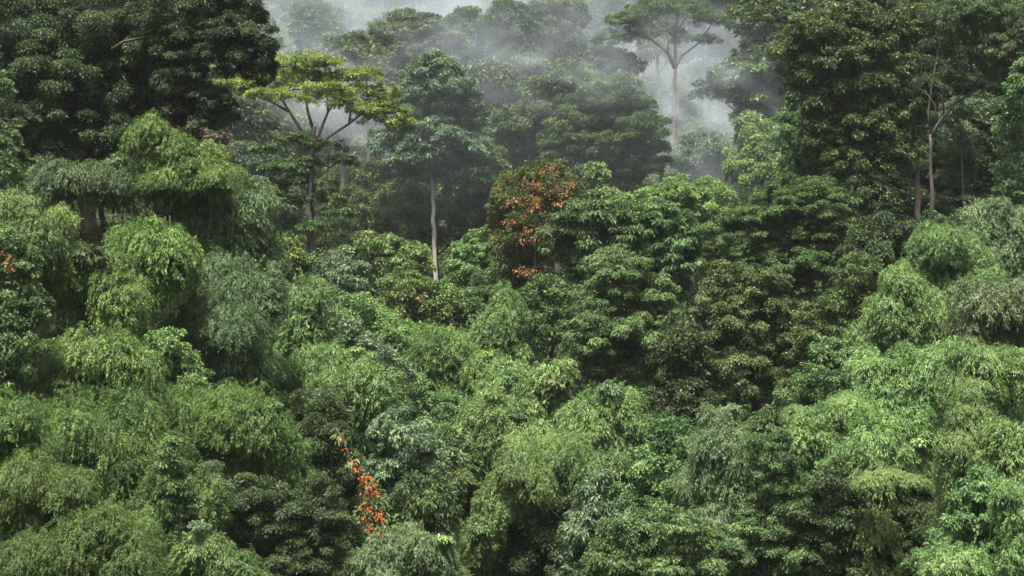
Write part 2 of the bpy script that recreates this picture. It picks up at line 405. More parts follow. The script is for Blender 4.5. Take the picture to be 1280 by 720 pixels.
# ---- the bamboo bank
P('bamboo', 'yellowish bamboo tuft at the picture edge above the red flecked creeper', 57, [(12,255,32,32),(-20,300,45,50),(40,290,30,34)], 'bamb', tone=-.04)
P('creeper', 'creeper mass with a few red flowers at the edge of the bamboo bank', 52, [(12,330,32,38),(20,390,34,45),(10,440,36,40),(0,480,30,40)], 'mid', tone=.02, droop=.5)
P('bamboo', 'bright double headed bamboo plume nodding over a dark hollow high on the bank', 60,
  [(172,300,38,38),(205,305,38,45),(190,345,38,32),(225,325,18,45)], 'bam', tone=.16)
P('bamboo', 'broad bamboo dome below and beside the bright double headed plume', 58, [(95,335,52,48),(125,350,35,42),(70,320,40,40),(60,285,35,30),(150,375,30,30)], 'bam', tone=.06)
P('bamboo', 'soft grey green bamboo beneath the brownish sparse tree', 67, [(250,265,45,38),(295,265,40,38),(320,290,25,35),(270,300,45,35)], 'bamg', tone=-.02)
P('bamboo', 'dusky bamboo dome between the bright double headed plume and the yellow umbrella tree', 62,
  [(295,355,48,40),(265,375,35,45),(325,375,25,38),(290,410,45,35),(250,425,36,34),(225,400,26,30),(300,450,34,30)], 'bamg', tone=-.12)
P('bamboo', 'large rounded bamboo mop in the middle of the feathery bank', 54, [(115,440,50,42),(155,450,42,45),(130,490,58,45),(75,470,35,45),(175,485,24,40)], 'bam', tone=.08)
P('bamboo', 'hanging bamboo curtain directly under the large rounded mop', 52, [(110,540,55,42),(165,545,28,55),(75,520,35,40),(140,580,35,40)], 'bam', tone=-.05)
P('shrub', 'small light leafed shrub beside the large rounded bamboo mop', 56, [(212,440,24,24),(225,465,22,22)], 'lime', tone=-.08)
P('bamboo', 'wide arching bamboo whose tip hangs over the orange creeper slope', 55,
  [(235,505,42,42),(290,520,48,42),(330,540,38,42),(360,570,28,45),(380,600,16,34),(300,570,42,40),(250,550,36,40)], 'bam', tone=.0)
P('bamboo', 'thin pale bamboo grass on the crest behind the wide arching bamboo', 65, [(330,450,40,32),(375,425,38,40),(405,460,38,38),(385,385,28,32)], 'bamb', tone=-.10, leaf=6.6)
P('shrub', 'dark leaved shrub with yellow tips under the trunk of the yellow umbrella tree', 80, [(350,310,26,18),(365,335,30,22),(335,335,25,25)], 'deep', tone=.08)
P('bamboo', 'curved bamboo tuft at the picture edge between two dark hollows', 47, [(15,520,32,30),(38,545,14,30),(-10,545,30,40)], 'bam', tone=.02)
P('bamboo', 'low bamboo dome in the bottom corner beneath the curved edge tuft', 46, [(45,605,48,36),(85,615,32,36),(105,640,16,34),(20,640,45,40)], 'bam', tone=.04)
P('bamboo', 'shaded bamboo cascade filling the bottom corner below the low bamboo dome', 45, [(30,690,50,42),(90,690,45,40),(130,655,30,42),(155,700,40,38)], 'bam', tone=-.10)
P('bamboo', 'yellowish bamboo tip drooping beside the low bamboo dome', 47, [(140,650,22,20),(155,672,12,18)], 'bam', tone=.12)
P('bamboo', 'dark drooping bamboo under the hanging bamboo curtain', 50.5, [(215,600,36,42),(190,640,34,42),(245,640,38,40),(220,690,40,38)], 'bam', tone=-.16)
P('shrub', 'upright light leafed sapling standing out of the dark drooping bamboo', 48.5, [(215,575,10,28),(222,610,18,22),(232,630,20,14)], 'mid', tone=.1, tr=.03, tdepth=1.5)
P('bamboo', 'lit yellow green bamboo arch low on the bank, cut by the frame below', 46, [(255,680,28,24),(285,700,24,26),(300,720,12,24)], 'bamb', tone=-.06)
P('shrub', 'fern with narrow drooping fronds under the wide arching bamboo', 51.5, [(252,605,20,10),(268,615,18,10)], 'grey', tone=.0, name='fern', droop=.6)
P('creeper', 'brownish speckled creeper bank under the tip of the wide arching bamboo', 53, [(310,640,50,40),(360,660,48,45),(330,700,50,36),(385,700,40,36),(400,640,32,40)], 'oliv', tone=-.25, leaf=5.2)
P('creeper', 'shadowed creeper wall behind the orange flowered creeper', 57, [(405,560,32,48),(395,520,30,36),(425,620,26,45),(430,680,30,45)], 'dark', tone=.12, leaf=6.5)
# ---- orange creeper
def orange():
    d = 55.0; path = [(420,535),(428,548),(437,572),(447,592),(462,610),(466,632),(472,655)]
    base = at(432, 600, d + 1.2); base[2] = ground(base[0], base[1])
    o = root('flowering_creeper', 'orange flowering creeper cascading down the edge of the bamboo bank', 'creeper', base)
    T = Tubes(); pts = np.array([at(x, y, d) for x, y in path])
    T.add(np.vstack([[base - np.array([0, 0, .2])], [at(412, 545, d + .6)], pts]), .03, 6); L = Leaves()
    for (x, y, r, n) in [(428,549,5,5),(433,562,6,9),(440,578,6,14),(446,588,6,14),(456,598,8,36),(462,607,10,62),(468,618,9,40),(458,630,9,26),(455,644,9,24),(470,640,10,40),(478,648,8,24),(462,658,8,24),(481,666,8,46),(474,660,7,20),(462,690,5,6),(452,616,6,10)]:
        c = at(x, y, d - .15); k = d / F
        v = unit(gau(n) + np.array([0, -.7, .1])); Pp = c + v * (r * k * rnd(n) ** .4)[:, None]
        l = RNG.uniform(.07, .14, n)
        L.add(Pp, v + gau(n) * .5 - np.array([0, 0, .5]), v + gau(n) * .5 + np.array([0, -.3, .3]), l, l * .55, np.clip(.45 + RNG.normal(0, .25, n), 0, 1))
    G = Leaves()
    for (x, y, r, n) in [(425,545,10,40),(440,575,10,60),(470,625,14,150),(462,605,12,90),(478,645,12,110),(455,640,12,80),(470,670,12,70),(485,660,8,40)]:
        c = at(x, y, d + .2); k = d / F; v = unit(gau(n)); Pp = c + v * (r * k * rnd(n) ** .4)[:, None]; l = RNG.uniform(.14, .24, n)
        G.add(Pp, v - np.array([0, 0, .7]), v + np.array([0, -.4, .8]), l, l * .4, .6 + RNG.normal(0, .15, n))
    link(bpy.data.objects.new('stem', T.mesh('stem', base, BK['dark'])), o)
    link(bpy.data.objects.new('blossom', L.mesh('blossom', base, LM['oran'])), o)
    link(bpy.data.objects.new('foliage', G.mesh('foliage', base, LM['mid'])), o)
orange()
# ---- slope between the bank and the valley
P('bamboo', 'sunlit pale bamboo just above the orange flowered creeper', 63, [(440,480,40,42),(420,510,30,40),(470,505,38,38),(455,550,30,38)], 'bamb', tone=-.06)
P('shrub', 'pale grey leaved shrub at the shoulder of the slope above the sunlit pale bamboo', 70, [(425,430,32,32),(455,450,32,30),(480,465,26,28)], 'grey', tone=.06)
P('shrub', 'big leaved pale shrub right beside the orange flowered creeper', 58, [(505,550,32,36),(480,590,22,30),(525,575,28,30),(500,600,28,30)], 'grey', tone=.12, leaf=7.5, ratio=.35, droop=.6)
P('shrub', 'rounded bush with long feathery leaves between the big leaved pale shrub and the valley bamboo', 60, [(545,585,30,26),(560,605,26,24),(530,610,26,22)], 'oliv', tone=.2, leaf=8, ratio=.3)
P('shrub', 'dark fern like bush of tiered leaflets below the rounded feathery bush', 56, [(530,620,32,26),(520,650,34,28),(545,645,24,28)], 'deep', tone=.0, leaf=9, ratio=.28, droop=.6)
P('bamboo', 'grey leaved bamboo at the bottom edge under the orange flowered creeper', 53, [(500,680,34,30),(535,690,30,28),(480,710,34,26),(555,715,28,26)], 'bamg', tone=.06)
# ---- valley bamboo
P('bamboo', 'tall leaning bamboo column with a round bright head in the valley bottom', 59, [(648,588,30,28),(640,615,24,30),(620,632,26,30),(605,660,26,34),(590,690,24,34),(665,610,16,30)], 'bamb', tone=.0)
P('bamboo', 'bamboo arch over the blackest hollow of the valley bottom', 61, [(690,572,38,28),(720,590,28,26),(738,612,12,24),(660,570,24,26),(700,620,30,40,1.5)], 'bamb', tone=.0)
P('bamboo', 'rounded twin domed bamboo standing taller than the bamboo arch beside it', 66, [(745,520,38,40),(770,505,32,30),(795,540,28,36),(760,560,42,36),(775,590,34,34,1)], 'bamb', tone=-.03)
P('bamboo', 'bright bamboo crown behind the tall leaning column', 70, [(610,525,36,34),(585,545,26,26),(625,555,30,28),(640,540,24,24)], 'bamb', tone=.0)
P('bamboo', 'pointed pale bamboo between the bright bamboo crown and the twin domed bamboo', 71, [(690,480,28,34),(700,515,30,32),(665,515,26,28),(680,545,28,28)], 'bamb', tone=.04)
P('bamboo', 'little round bamboo head between two larger bamboo crowns', 69, [(660,532,20,18),(655,550,22,18)], 'bamb', tone=.1)
P('bamboo', 'wispy bamboo in front of the dark hollow beneath the green dome of tangled leaves', 78, [(632,475,34,28),(655,495,26,26),(615,500,26,26)], 'bamb', tone=.02)
P('bamboo', 'hazy bamboo dome in the middle of the valley under the white trunked tree', 82, [(560,440,34,30),(535,465,34,28),(590,460,30,28),(560,485,38,30)], 'bam', tone=.12)
P('bamboo', 'slim yellowish bamboo rising beside the dark green hollow tree', 88, [(630,380,22,26),(622,410,26,26),(640,430,26,24),(610,440,26,24)], 'bamb', tone=-.04)
P('shrub', 'leafy light shrub in the valley in front of the hazy bamboo dome', 74, [(510,500,34,26),(545,520,32,26),(500,530,28,22),(575,520,24,24)], 'mid', tone=.14)
P('shrub', 'low dark shrub in the gap beside the bright bamboo crown', 69, [(560,565,30,24),(535,550,28,22),(580,600,26,30)], 'mid', tone=.04)
P('shrub', 'hanging light leaf shrub at the mouth of the blackest hollow', 57, [(745,615,16,18),(742,645,24,24),(765,665,22,24),(730,665,20,20)], 'grey', tone=.1, leaf=7.5, ratio=.36, droop=.6)
P('creeper', 'mid green creeper heap at the bottom edge of the valley', 55, [(785,670,32,26),(815,690,34,26),(770,705,36,22),(850,705,30,20)], 'mid', tone=.1)
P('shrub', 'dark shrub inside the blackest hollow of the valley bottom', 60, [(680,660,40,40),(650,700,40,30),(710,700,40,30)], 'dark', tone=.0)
P('shrub', 'shadowy shrub between the twin domed bamboo and the grey plumed bamboo', 63, [(820,600,34,36),(845,560,30,34),(800,640,34,30),(845,640,30,34)], 'mid', tone=-.04)
# ---- middle distance below the white trunk
P('shrub', 'pale misty shrub at the foot of the white trunked tree', 110, [(470,315,34,26),(500,325,32,26),(450,340,34,26),(490,350,34,26)], 'lime', tone=-.02, leaf=5.6)
P('shrub', 'blue grey shrub beside the trunk of the yellow umbrella tree', 102, [(430,345,28,28),(415,370,26,28),(440,385,26,26)], 'grey', tone=.14, leaf=5.6)
P('shrub', 'leafy shrub with a rusty patch in front of the white trunk', 98, [(510,365,34,26),(545,385,30,24),(490,395,34,28),(525,400,32,24)], 'lime', tone=-.06, leaf=5.6)
P('shrub', 'lime green shrub beside the base of the white trunk', 104, [(590,335,26,26),(580,365,24,22),(605,360,24,24),(595,310,20,20)], 'lime', tone=-.06, leaf=5.6)
P('shrub', 'heap of light shrubbery on the slope above the sunlit pale bamboo', 88, [(470,415,34,26),(500,430,34,26),(450,395,30,22),(520,440,28,20)], 'lime', tone=-.06, leaf=5.8)
P('shrub', 'mid green shrub between the white trunk and the red leaved tree', 100, [(600,395,34,28),(625,350,26,26),(575,405,28,22),(640,330,22,22)], 'mid', tone=.02, leaf=5.8)
P('tree', 'dark tree hiding behind the white trunked tree', 129, [(470,240,30,34),(510,270,38,34),(560,285,38,34),(600,270,34,38),(450,280,32,34),(605,225,30,36),(620,290,26,30)], 'deep', tone=.12, leaf=5.4, tr=.3)
# ---- hero trees
UM = P('umbrella', 'yellow green flat topped umbrella tree standing in front of the mist', 110,
  [(295,112,24,9),(318,100,24,10),(345,82,26,11),(375,92,28,10),(372,112,30,9),(405,84,28,10),(425,100,28,10),(452,96,24,9),(440,118,28,9),(468,128,24,10),(490,140,20,10),(505,155,14,8),(405,118,24,8),(462,148,18,7),(335,118,20,8,-2),(390,100,30,9,3),(350,98,30,9,3),(362,122,24,8,-1),(425,128,22,9,-2),(310,108,20,9,2),(455,138,20,8,-1),(395,76,30,8),(478,112,18,8),(280,104,14,8),(410,112,34,8,-3)], 'yell', tone=.02, leaf=5.6, bark='brown',
  trunk=[(388,372),(385,320),(390,240),(391,180),(392,158)], tr=.42, clump=.30, flat=.5, droop=.2, up=.8, lo=-.6, limbs=False, tw=5, cov=.52,
  extra=[([(390,190),(378,165),(362,140),(345,112),(330,100)], .13), ([(391,185),(400,165),(410,140),(408,112),(405,90)], .12), ([(391,190),(412,170),(436,155),(455,140),(490,142)], .12),
         ([(392,165),(385,140),(380,112),(372,95)], .13), ([(362,140),(335,125),(300,114)], .09), ([(436,155),(440,130),(445,105)], .09), ([(410,140),(425,118),(428,102)], .08)])
P('umbrella', 'darker tiered tree in front of the trunk of the yellow umbrella tree', 108.5,
  [(340,188,22,8),(370,176,22,8),(405,182,24,8),(425,202,16,8),(352,212,24,8),(380,204,20,7),(385,228,32,8),(412,246,22,8),(425,266,22,8),(362,250,22,8),(392,288,26,8),(345,232,12,6)], 'mid', tone=.02, leaf=5.6, cov=.75,
  trunk=[(393,375),(392,320),(386,260),(387,195)], tdepth=-.3, tr=.27, clump=.36, flat=.45, up=.9, droop=.25, lo=-.5, bark='dark')
P('tree', 'tree on a slim bare white trunk with a tall leafy crown', 125,
  [(540,88,24,20),(555,105,30,22),(520,115,26,22),(505,140,26,22),(550,135,34,24),(580,130,20,18),(575,155,26,18),(525,160,34,24),(495,180,26,24),(560,185,36,26),(590,195,22,24),(520,200,32,26),(560,212,30,22),(582,225,24,22),(500,215,24,20)], 'grey', tone=-.14, leaf=5.8, bark='white', kmin=.62,
  trunk=[(545,385),(544,330),(542,270),(539,222),(536,170),(540,110)], tr=.23, clump=.34)
P('tree', 'dense dark dome tree standing just before the drifting mist', 136,
  [(770,130,45,34),(735,160,40,36),(790,160,40,40),(760,185,48,38),(720,195,36,36),(800,200,30,34),(765,225,44,28)], 'deep', tone=.0, leaf=5.2, clump=.3, flat=.5, tr=.3)
P('tree', 'leafy tree leaning against the dense dark dome tree', 146, [(700,110,28,24),(680,135,30,28),(715,95,26,18),(660,160,28,28),(690,170,34,28),(735,105,26,16)], 'deep', tone=.08, leaf=5.4, tr=.3)
P('shrub', 'soft pale bush in the mist between the white trunked tree and the leaning leafy tree', 148, [(625,165,24,20),(640,190,26,22),(610,185,22,22),(655,205,24,22)], 'grey', tone=.0, leaf=5.2)
P('tree', 'tree with red and orange tipped leaves in the middle of the forest', 98,
  [(680,222,30,18),(655,240,32,24),(695,245,30,24),(640,265,26,28),(670,275,36,28),(710,262,22,20),(640,300,26,30),(690,300,30,30)], 'rust', tone=-.08, cov=.75, leaf=6, tr=.25)
P('creeper', 'thin rusty red creeper scattered down the red tipped tree', 95.5, [(664,232,12,8),(690,215,12,6),(668,262,8,10),(700,240,10,6),(660,296,9,14),(702,258,10,6),(640,280,8,6),(666,345,12,9),(682,290,8,8),(645,255,8,6),(650,340,6,6)], 'red', tone=.1, leaf=5.2, droop=.6, limbs=False, fill=False, cov=.06, tr=.03)
P('tree', 'rounded tree draped in bright edged vines beside the red tipped tree', 92,
  [(730,275,38,24),(765,275,36,24),(745,300,50,34),(785,305,34,34),(715,310,36,34),(760,335,44,30)], 'mid', fill='ground', tr=.15, tone=.0, leaf=7.2, ratio=.36, droop=.6, flat=.5)
P('tree', 'smaller vine draped tree touching the rounded vine draped one', 91, [(830,275,34,22),(850,300,28,28),(815,300,30,30),(840,325,34,26)], 'mid', fill='ground', tr=.15, tone=-.06, leaf=7.2, ratio=.36, droop=.6, flat=.5)
P('tree', 'green dome of tangled leaves over a dark hollow in front of the red tipped tree', 89, [(690,375,36,24),(665,395,28,26),(715,395,24,28),(690,415,36,28)], 'deep', tone=-.02, leaf=6, tr=.2)
P('tree', 'dark cone shaped tree of large drooping leaves at the heart of the forest', 80,
  [(775,345,36,28),(755,375,36,32),(800,375,38,34),(740,415,34,36),(785,420,44,38),(825,415,28,36),(750,455,40,36),(800,465,42,36),(830,460,24,32)], 'deep', tone=.10, leaf=7, ratio=.4, droop=.6, tr=.25, flat=.5)
P('tree', 'dark tree with a paler sunlit top in front of the tiered dark dome', 76,
  [(915,352,30,22),(945,362,34,26),(900,385,32,30),(940,395,44,32),(975,400,28,28),(895,425,36,32),(945,440,48,34),(985,440,30,32),(920,475,46,34),(965,485,38,30)], 'deep', tone=.1, leaf=6.4, ratio=.4, droop=.45, tr=.25)
P('shrub', 'dark shrub wedged between the dark cone shaped tree and the pale topped dark tree', 74, [(855,440,28,36),(860,480,32,32),(845,510,32,30),(870,520,32,28)], 'dark', tone=.15, leaf=7)
P('tree', 'broad tiered dark dome tree below the twin trunks', 92,
  [(1000,245,38,24),(965,265,36,26),(1030,265,38,28),(940,290,34,28),(990,290,48,32),(1045,300,36,32),(930,315,26,24),(975,325,46,30),(1025,335,40,30)], 'deep', tone=.08, fill='ground', tr=.15, leaf=5.6, clump=.3, flat=.4, up=.8)
# ---- misty middle
P('shrub', 'bright lime bush at the edge of the mist behind the smaller vine draped tree', 112, [(850,245,30,20),(885,250,32,24),(825,255,24,20),(895,285,30,28),(865,275,30,22)], 'lime', tone=.04, leaf=5.6)
P('shrub', 'yellow tipped sapling above the vine draped trees', 106, [(805,248,12,9),(795,262,16,12),(770,255,14,14)], 'lime', tone=.12, leaf=5.6)
P('shrub', 'small bright sapling in front of the dense dark dome tree', 118, [(745,220,13,12),(752,240,15,13)], 'lime', tone=.0, leaf=5.4)
P('tree', 'pale mint tree glowing inside the drifting mist', 134, [(945,165,24,20),(960,190,26,22),(935,205,26,24),(970,215,26,22),(950,230,30,20)], 'lime', tone=.05, leaf=5.2)
P('tree', 'grey shrouded tree in the drifting mist beside the dense dark dome tree', 150, [(900,200,30,28),(870,195,26,26),(880,225,30,24),(850,220,24,22)], 'grey', tone=-.05, leaf=5)
P('umbrella', 'tall slender misty tree with an open spreading crown', 151,
  [(775,30,26,10),(795,22,24,9),(820,12,30,11),(855,10,34,12),(885,25,26,10),(830,38,24,8),(765,48,22,9),(755,60,14,8),(870,50,26,8),(805,45,18,7)], 'mid', tone=-.05, cov=.42, leaf=4.4,
  trunk=[(843,200),(843,120),(844,50),(846,5)], tr=.28, clump=.34, flat=.5, up=.8, lo=-.5, bark='brown', limbs=False,
  extra=[([(843,85),(835,66),(815,50),(790,42),(762,46)], .2), ([(843,90),(852,70),(872,55),(890,30)], .14), ([(834,68),(836,50),(830,38)], .08), ([(844,50),(828,30),(812,16)], .12), ([(845,40),(858,22),(862,10)], .1)])
P('tree', 'scraggy brownish tree top behind the dense dark dome tree', 152, [(770,72,22,8),(745,68,16,7),(790,85,14,8),(755,80,20,8)], 'brow', tone=-.05, leaf=4.6, cov=.8, bark='brown')
P('tree', 'tall misty tree spotted with white patches among its leaves', 190, [(650,60,30,30),(675,40,26,30),(700,50,24,34),(665,95,32,30),(640,120,30,34),(700,20,30,20)], 'deep', tone=-.05, leaf=4.8, tr=.35)
def pale():  # added pale leaves imitate bright sky and mist glimpsed through the crown
    d = 189.0; base = at(690, 110, d); base[2] = ground(base[0], base[1])
    L = Leaves()
    for (x, y, r, n) in [(672,32,5,28),(668,42,3,12),(680,34,3,12),(692,28,2,5),(690,50,3,10),(672,52,4,20),(678,60,5,26),(672,64,3,12),(688,45,2,5),(704,55,3,10),(712,50,2,5),(700,65,2,5),(685,82,4,18),(688,76,3,10),(695,40,2,6),(665,28,2,5)]:
        c = at(x, y, d); k = d / F; v = unit(gau(n)); l = RNG.uniform(.3, .5, n)
        L.add(c + v * (r * k * rnd(n) ** .4)[:, None], v, v + np.array([0, -.8, .6]), l, l * .6, rnd(n))
    o = bpy.data.objects.new('blossom', L.mesh('blossom', (0, 0, 0), LM['pale']))
    p = [q for q in bpy.data.objects if q.get('label', '').startswith('tall misty tree spotted')][0]
    link(o, p); o.matrix_parent_inverse = Matrix.Translation(-p.location)
pale()
P('tree', 'dark misty tree standing behind the crown of the white trunked tree', 176, [(590,45,32,30),(620,60,32,34),(600,95,34,34),(635,30,30,28),(570,80,28,30),(620,120,36,30)], 'deep', tone=-.1, leaf=4.6, tr=.35)
P('tree', 'yellowish misty tree top above the white trunked tree', 172, [(510,22,22,12),(535,35,22,13),(490,48,30,16),(530,58,30,16),(555,50,24,16),(500,75,34,16)], 'oliv', tone=.05, leaf=4.6, flat=.5)
P('tree', 'dim narrow tree in the mist next to the big tree with twin trunks', 152, [(950,40,20,24),(965,30,20,22),(940,75,24,26),(965,75,28,28),(930,110,24,26),(965,120,26,30),(945,150,26,26)], 'dark', tone=.05, leaf=5, tr=.3)
P('tree', 'faint tree dissolving in mist behind the tall slender misty tree', 196, [(905,70,26,24),(890,100,28,26),(920,45,22,20),(880,130,30,24),(905,150,30,22)], 'mid', tone=-.05, leaf=4.6)
# ---- the big trees above the bamboo slope
P('tree', 'big glossy leaved tree, the bulkier of the two with bare trunks side by side', 95,
  [(1000,62,30,28),(1030,45,36,32),(1065,30,36,30),(1010,95,30,30),(1050,80,38,34),(1090,60,38,34),(1030,125,34,32),(1075,115,38,34),(1110,100,32,34),(1045,165,34,30),(1090,155,36,34),(1125,145,28,34),(1070,200,36,28),(1110,195,32,30),(1120,40,34,34),(1150,25,34,26),(1030,190,24,26)], 'deep', tone=-.02, leaf=6.4, bark='brown',
  trunk=[(1147,292),(1146,240),(1145,190),(1142,150),(1125,95),(1110,50)], tr=.24, extra=[([(1145,185),(1128,160),(1122,140)], .12), ([(1142,150),(1150,110),(1152,60)], .13)])
P('tree', 'twiggy forked tree with a brownish thin crown and a long slanting limb', 93,
  [(1185,25,30,22),(1215,20,30,22),(1245,25,30,22),(1205,60,28,18),(1240,65,32,20),(1265,45,28,26),(1190,95,16,10),(1260,90,26,16),(1215,100,14,8),(1235,110,18,9)], 'oliv', tone=-.1, leaf=5.2, cov=.62, bark='dark',
  trunk=[(1163,292),(1165,240),(1164,185),(1163,168)], tr=.2, limbs=False, tw=16,
  extra=[([(1163,172),(1172,155),(1192,130),(1215,100),(1240,60),(1262,15)], .09), ([(1164,170),(1160,140),(1166,100),(1175,50)], .08), ([(1192,130),(1222,112),(1270,92)], .09), ([(1180,145),(1178,118),(1186,92)], .06), ([(1215,100),(1212,70),(1205,40)], .07), ([(1240,60),(1232,35),(1222,15)], .06), ([(1172,155),(1168,130),(1155,112)], .06)])
P('tree', 'shadowed tree behind the pair of bare trunks', 103, [(1190,205,34,40),(1225,160,36,36),(1265,150,34,40),(1230,205,38,40),(1270,210,34,40),(1185,250,36,32),(1225,255,38,32),(1265,265,34,32),(1120,250,36,34),(1085,250,36,30),(1090,285,30,28),(1140,215,30,34)], 'dark', tone=.06, leaf=6, fill='ground', tdepth=2, tr=.05)
P('tree', 'dim tree seen through the fork of the twiggy tree', 114, [(1170,60,36,36),(1210,90,40,36),(1250,60,40,36),(1190,140,38,34),(1240,140,38,34),(1275,100,34,40),(1150,110,30,36),(1165,170,34,30)], 'dark', tone=.02, leaf=5.6, tdepth=3, fill='ground', tr=.05, limbs=False)
P('tree', 'bluish tree in the gap between bamboo bank and yellow umbrella tree', 122, [(300,205,30,26),(330,225,30,28),(285,240,28,26),(345,260,28,28),(315,265,34,30)], 'grey', tone=-.12, leaf=5.2, fill='ground')
P('shrub', 'pale leafy spray beneath the slanting limb of the twiggy forked tree', 99, [(1200,138,20,12),(1180,152,18,12),(1218,132,12,8)], 'grey', tone=.1, leaf=5.8, limbs=False, tr=.04)
P('shrub', 'light leaved sapling at the picture edge under the twiggy forked tree', 90, [(1272,125,14,30),(1285,90,14,20),(1265,155,16,20)], 'mid', tone=.1, fill='ground', tdepth=2, tr=.03)
P('tree', 'black green tree top rising behind the big glossy leaved tree', 104, [(1060,5,26,22),(1085,-5,30,22),(1040,15,18,14),(1120,0,30,20)], 'dark', tone=-.05, leaf=6)
P('tree', 'light green young tree hugging the big glossy leaved tree on the misty side', 100, [(1018,140,22,22),(1005,175,26,26),(1035,205,28,26),(1000,210,26,22),(990,150,14,20)], 'mid', tone=.04, leaf=5.8)
# ---- the bamboo slope under the twin trunks
P('shrub', 'dark shrub at the foot of the pair of bare trunks', 86, [(1110,300,36,28),(1150,300,32,24),(1085,330,34,28),(1180,290,30,24)], 'dark', tone=.08, leaf=6)
P('bamboo', 'highest bamboo plume of the pale slope, against the picture edge', 75, [(1245,265,30,28),(1270,290,34,34),(1225,290,28,28),(1250,320,36,30)], 'bamg', tone=.08)
P('bamboo', 'bamboo on the crest of the pale slope below the pair of bare trunks', 72, [(1170,310,32,26),(1200,325,34,28),(1150,335,28,24),(1190,355,36,28),(1225,350,28,28)], 'bamb', tone=-.02)
P('bamboo', 'pale bamboo with yellowish leading edge on the slope below the crest', 68, [(1125,355,24,22),(1115,380,32,26),(1150,385,34,28),(1180,400,32,26),(1130,410,34,26)], 'bamb', tone=.06)
P('bamboo', 'grey green bamboo heap at the picture edge midway down the pale slope', 66, [(1235,385,36,30),(1270,380,30,34),(1215,405,30,26),(1250,420,36,28)], 'bamg', tone=.14)
P('shrub', 'dark broad leaved shrub between the pale topped dark tree and the bamboo slope', 72, [(1040,400,30,28),(1020,430,32,28),(1055,430,26,26),(1030,460,34,26),(1060,380,24,24),(1075,350,24,30)], 'deep', tone=.14, leaf=6.4)
P('shrub', 'light shrub at the lower lip of the dark hollow beside the bamboo slope', 66, [(1045,445,28,20),(1075,460,28,24),(1025,480,28,22),(1060,490,32,24)], 'mid', tone=.12, leaf=6.4)
P('bamboo', 'single curled bamboo tip arching out of the pale slope', 61, [(1098,451,16,6),(1082,456,7,8),(1114,456,9,8)], 'bamb', tone=.22, hang=.8)
P('bamboo', 'wide bamboo heap across the middle of the pale slope', 61, [(1150,455,36,28),(1185,455,32,28),(1125,480,32,26),(1160,490,38,28),(1105,500,28,24)], 'bamb', tone=.0)
P('bamboo', 'bamboo plume over the square dark hollow at the picture edge', 58, [(1225,450,34,26),(1260,455,34,28),(1210,475,28,26),(1275,480,26,30)], 'bamb', tone=.06)
P('bamboo', 'lime bamboo sprawling at the foot of the light shrub', 59, [(1020,525,32,26),(1050,515,34,28),(1005,550,26,26),(1040,550,34,26),(1075,530,30,26)], 'bamb', tone=.06)
P('bamboo', 'soft bamboo mound between the lime sprawling bamboo and a dark hollow', 57, [(1105,535,34,28),(1085,565,34,28),(1125,560,30,26),(1060,585,28,28),(1140,530,24,26)], 'bamb', tone=-.06)
P('bamboo', 'bamboo fall draping down the picture edge under the square dark hollow', 53, [(1215,520,28,30),(1200,545,26,30),(1225,560,30,34),(1195,585,24,30),(1220,495,28,22)], 'bamb', tone=.08)
P('bamboo', 'yellow green bamboo at the edge beside the long bamboo fall', 51.5, [(1265,560,28,30),(1245,590,28,30),(1280,600,28,36),(1255,540,22,20)], 'bamb', tone=.1)
P('bamboo', 'shelf of bright bamboo jutting over the darkest hole of the slope', 54, [(1092,599,18,9),(1115,594,22,9),(1138,600,18,10),(1080,606,10,9)], 'bamb', tone=.24, tdepth=2, hang=.6)
P('creeper', 'dark brownish creeper wall under the soft bamboo mound', 56, [(1040,615,32,34),(1020,650,34,36),(1060,660,34,38),(1030,700,36,32),(1075,700,34,30)], 'oliv', tone=-.25, leaf=5.4)
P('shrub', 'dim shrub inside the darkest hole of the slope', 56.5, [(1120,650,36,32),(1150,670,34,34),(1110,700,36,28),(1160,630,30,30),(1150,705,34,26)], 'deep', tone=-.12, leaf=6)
P('creeper', 'leafy creeper column hanging below the long bamboo fall', 50, [(1205,640,22,24),(1190,660,18,22),(1240,640,26,30),(1215,670,26,28),(1240,690,28,32),(1225,610,24,22)], 'mid', tone=.14, leaf=7, droop=.5)
P('bamboo', 'bamboo strand curtain in the bottom corner of the pale slope', 48, [(1265,640,22,34),(1275,690,20,36),(1255,610,18,22)], 'bamb', tone=.02)
P('bamboo', 'yellow bamboo tuft at the bottom edge under the leafy creeper column', 46, [(1200,700,22,18),(1180,715,22,18),(1215,718,20,18)], 'bamb', tone=.1)
P('bamboo', 'grey plumed bamboo column standing alone at the bottom of the forest', 58, [(900,525,22,24),(895,555,30,30),(915,580,34,34),(885,600,30,36),(930,620,32,38),(900,645,38,36),(945,590,24,34)], 'bamg', tone=.10)
P('shrub', 'dusky shrub under the grey plumed bamboo column', 56, [(900,690,42,32),(945,680,38,36),(980,640,32,38),(985,690,36,32),(965,580,28,40)], 'mid', tone=-.08, leaf=6)
P('shrub', 'broad leaf shrub between the pale topped dark tree and the lime sprawling bamboo', 67, [(985,520,26,30),(960,540,26,26),(1000,495,24,22),(850,590,20,30)], 'mid', tone=.06, leaf=7)
P('shrub', 'light weed clump at the bottom edge beside the creeper heap', 53, [(845,655,26,20),(860,680,28,22),(885,712,22,10),(830,710,26,14)], 'mid', tone=.16, leaf=6.5)
P('shrub', 'leafy slope bush above the mid green creeper heap', 60, [(860,610,26,28),(845,640,26,24),(870,570,24,30)], 'mid', tone=.06, leaf=6.4)

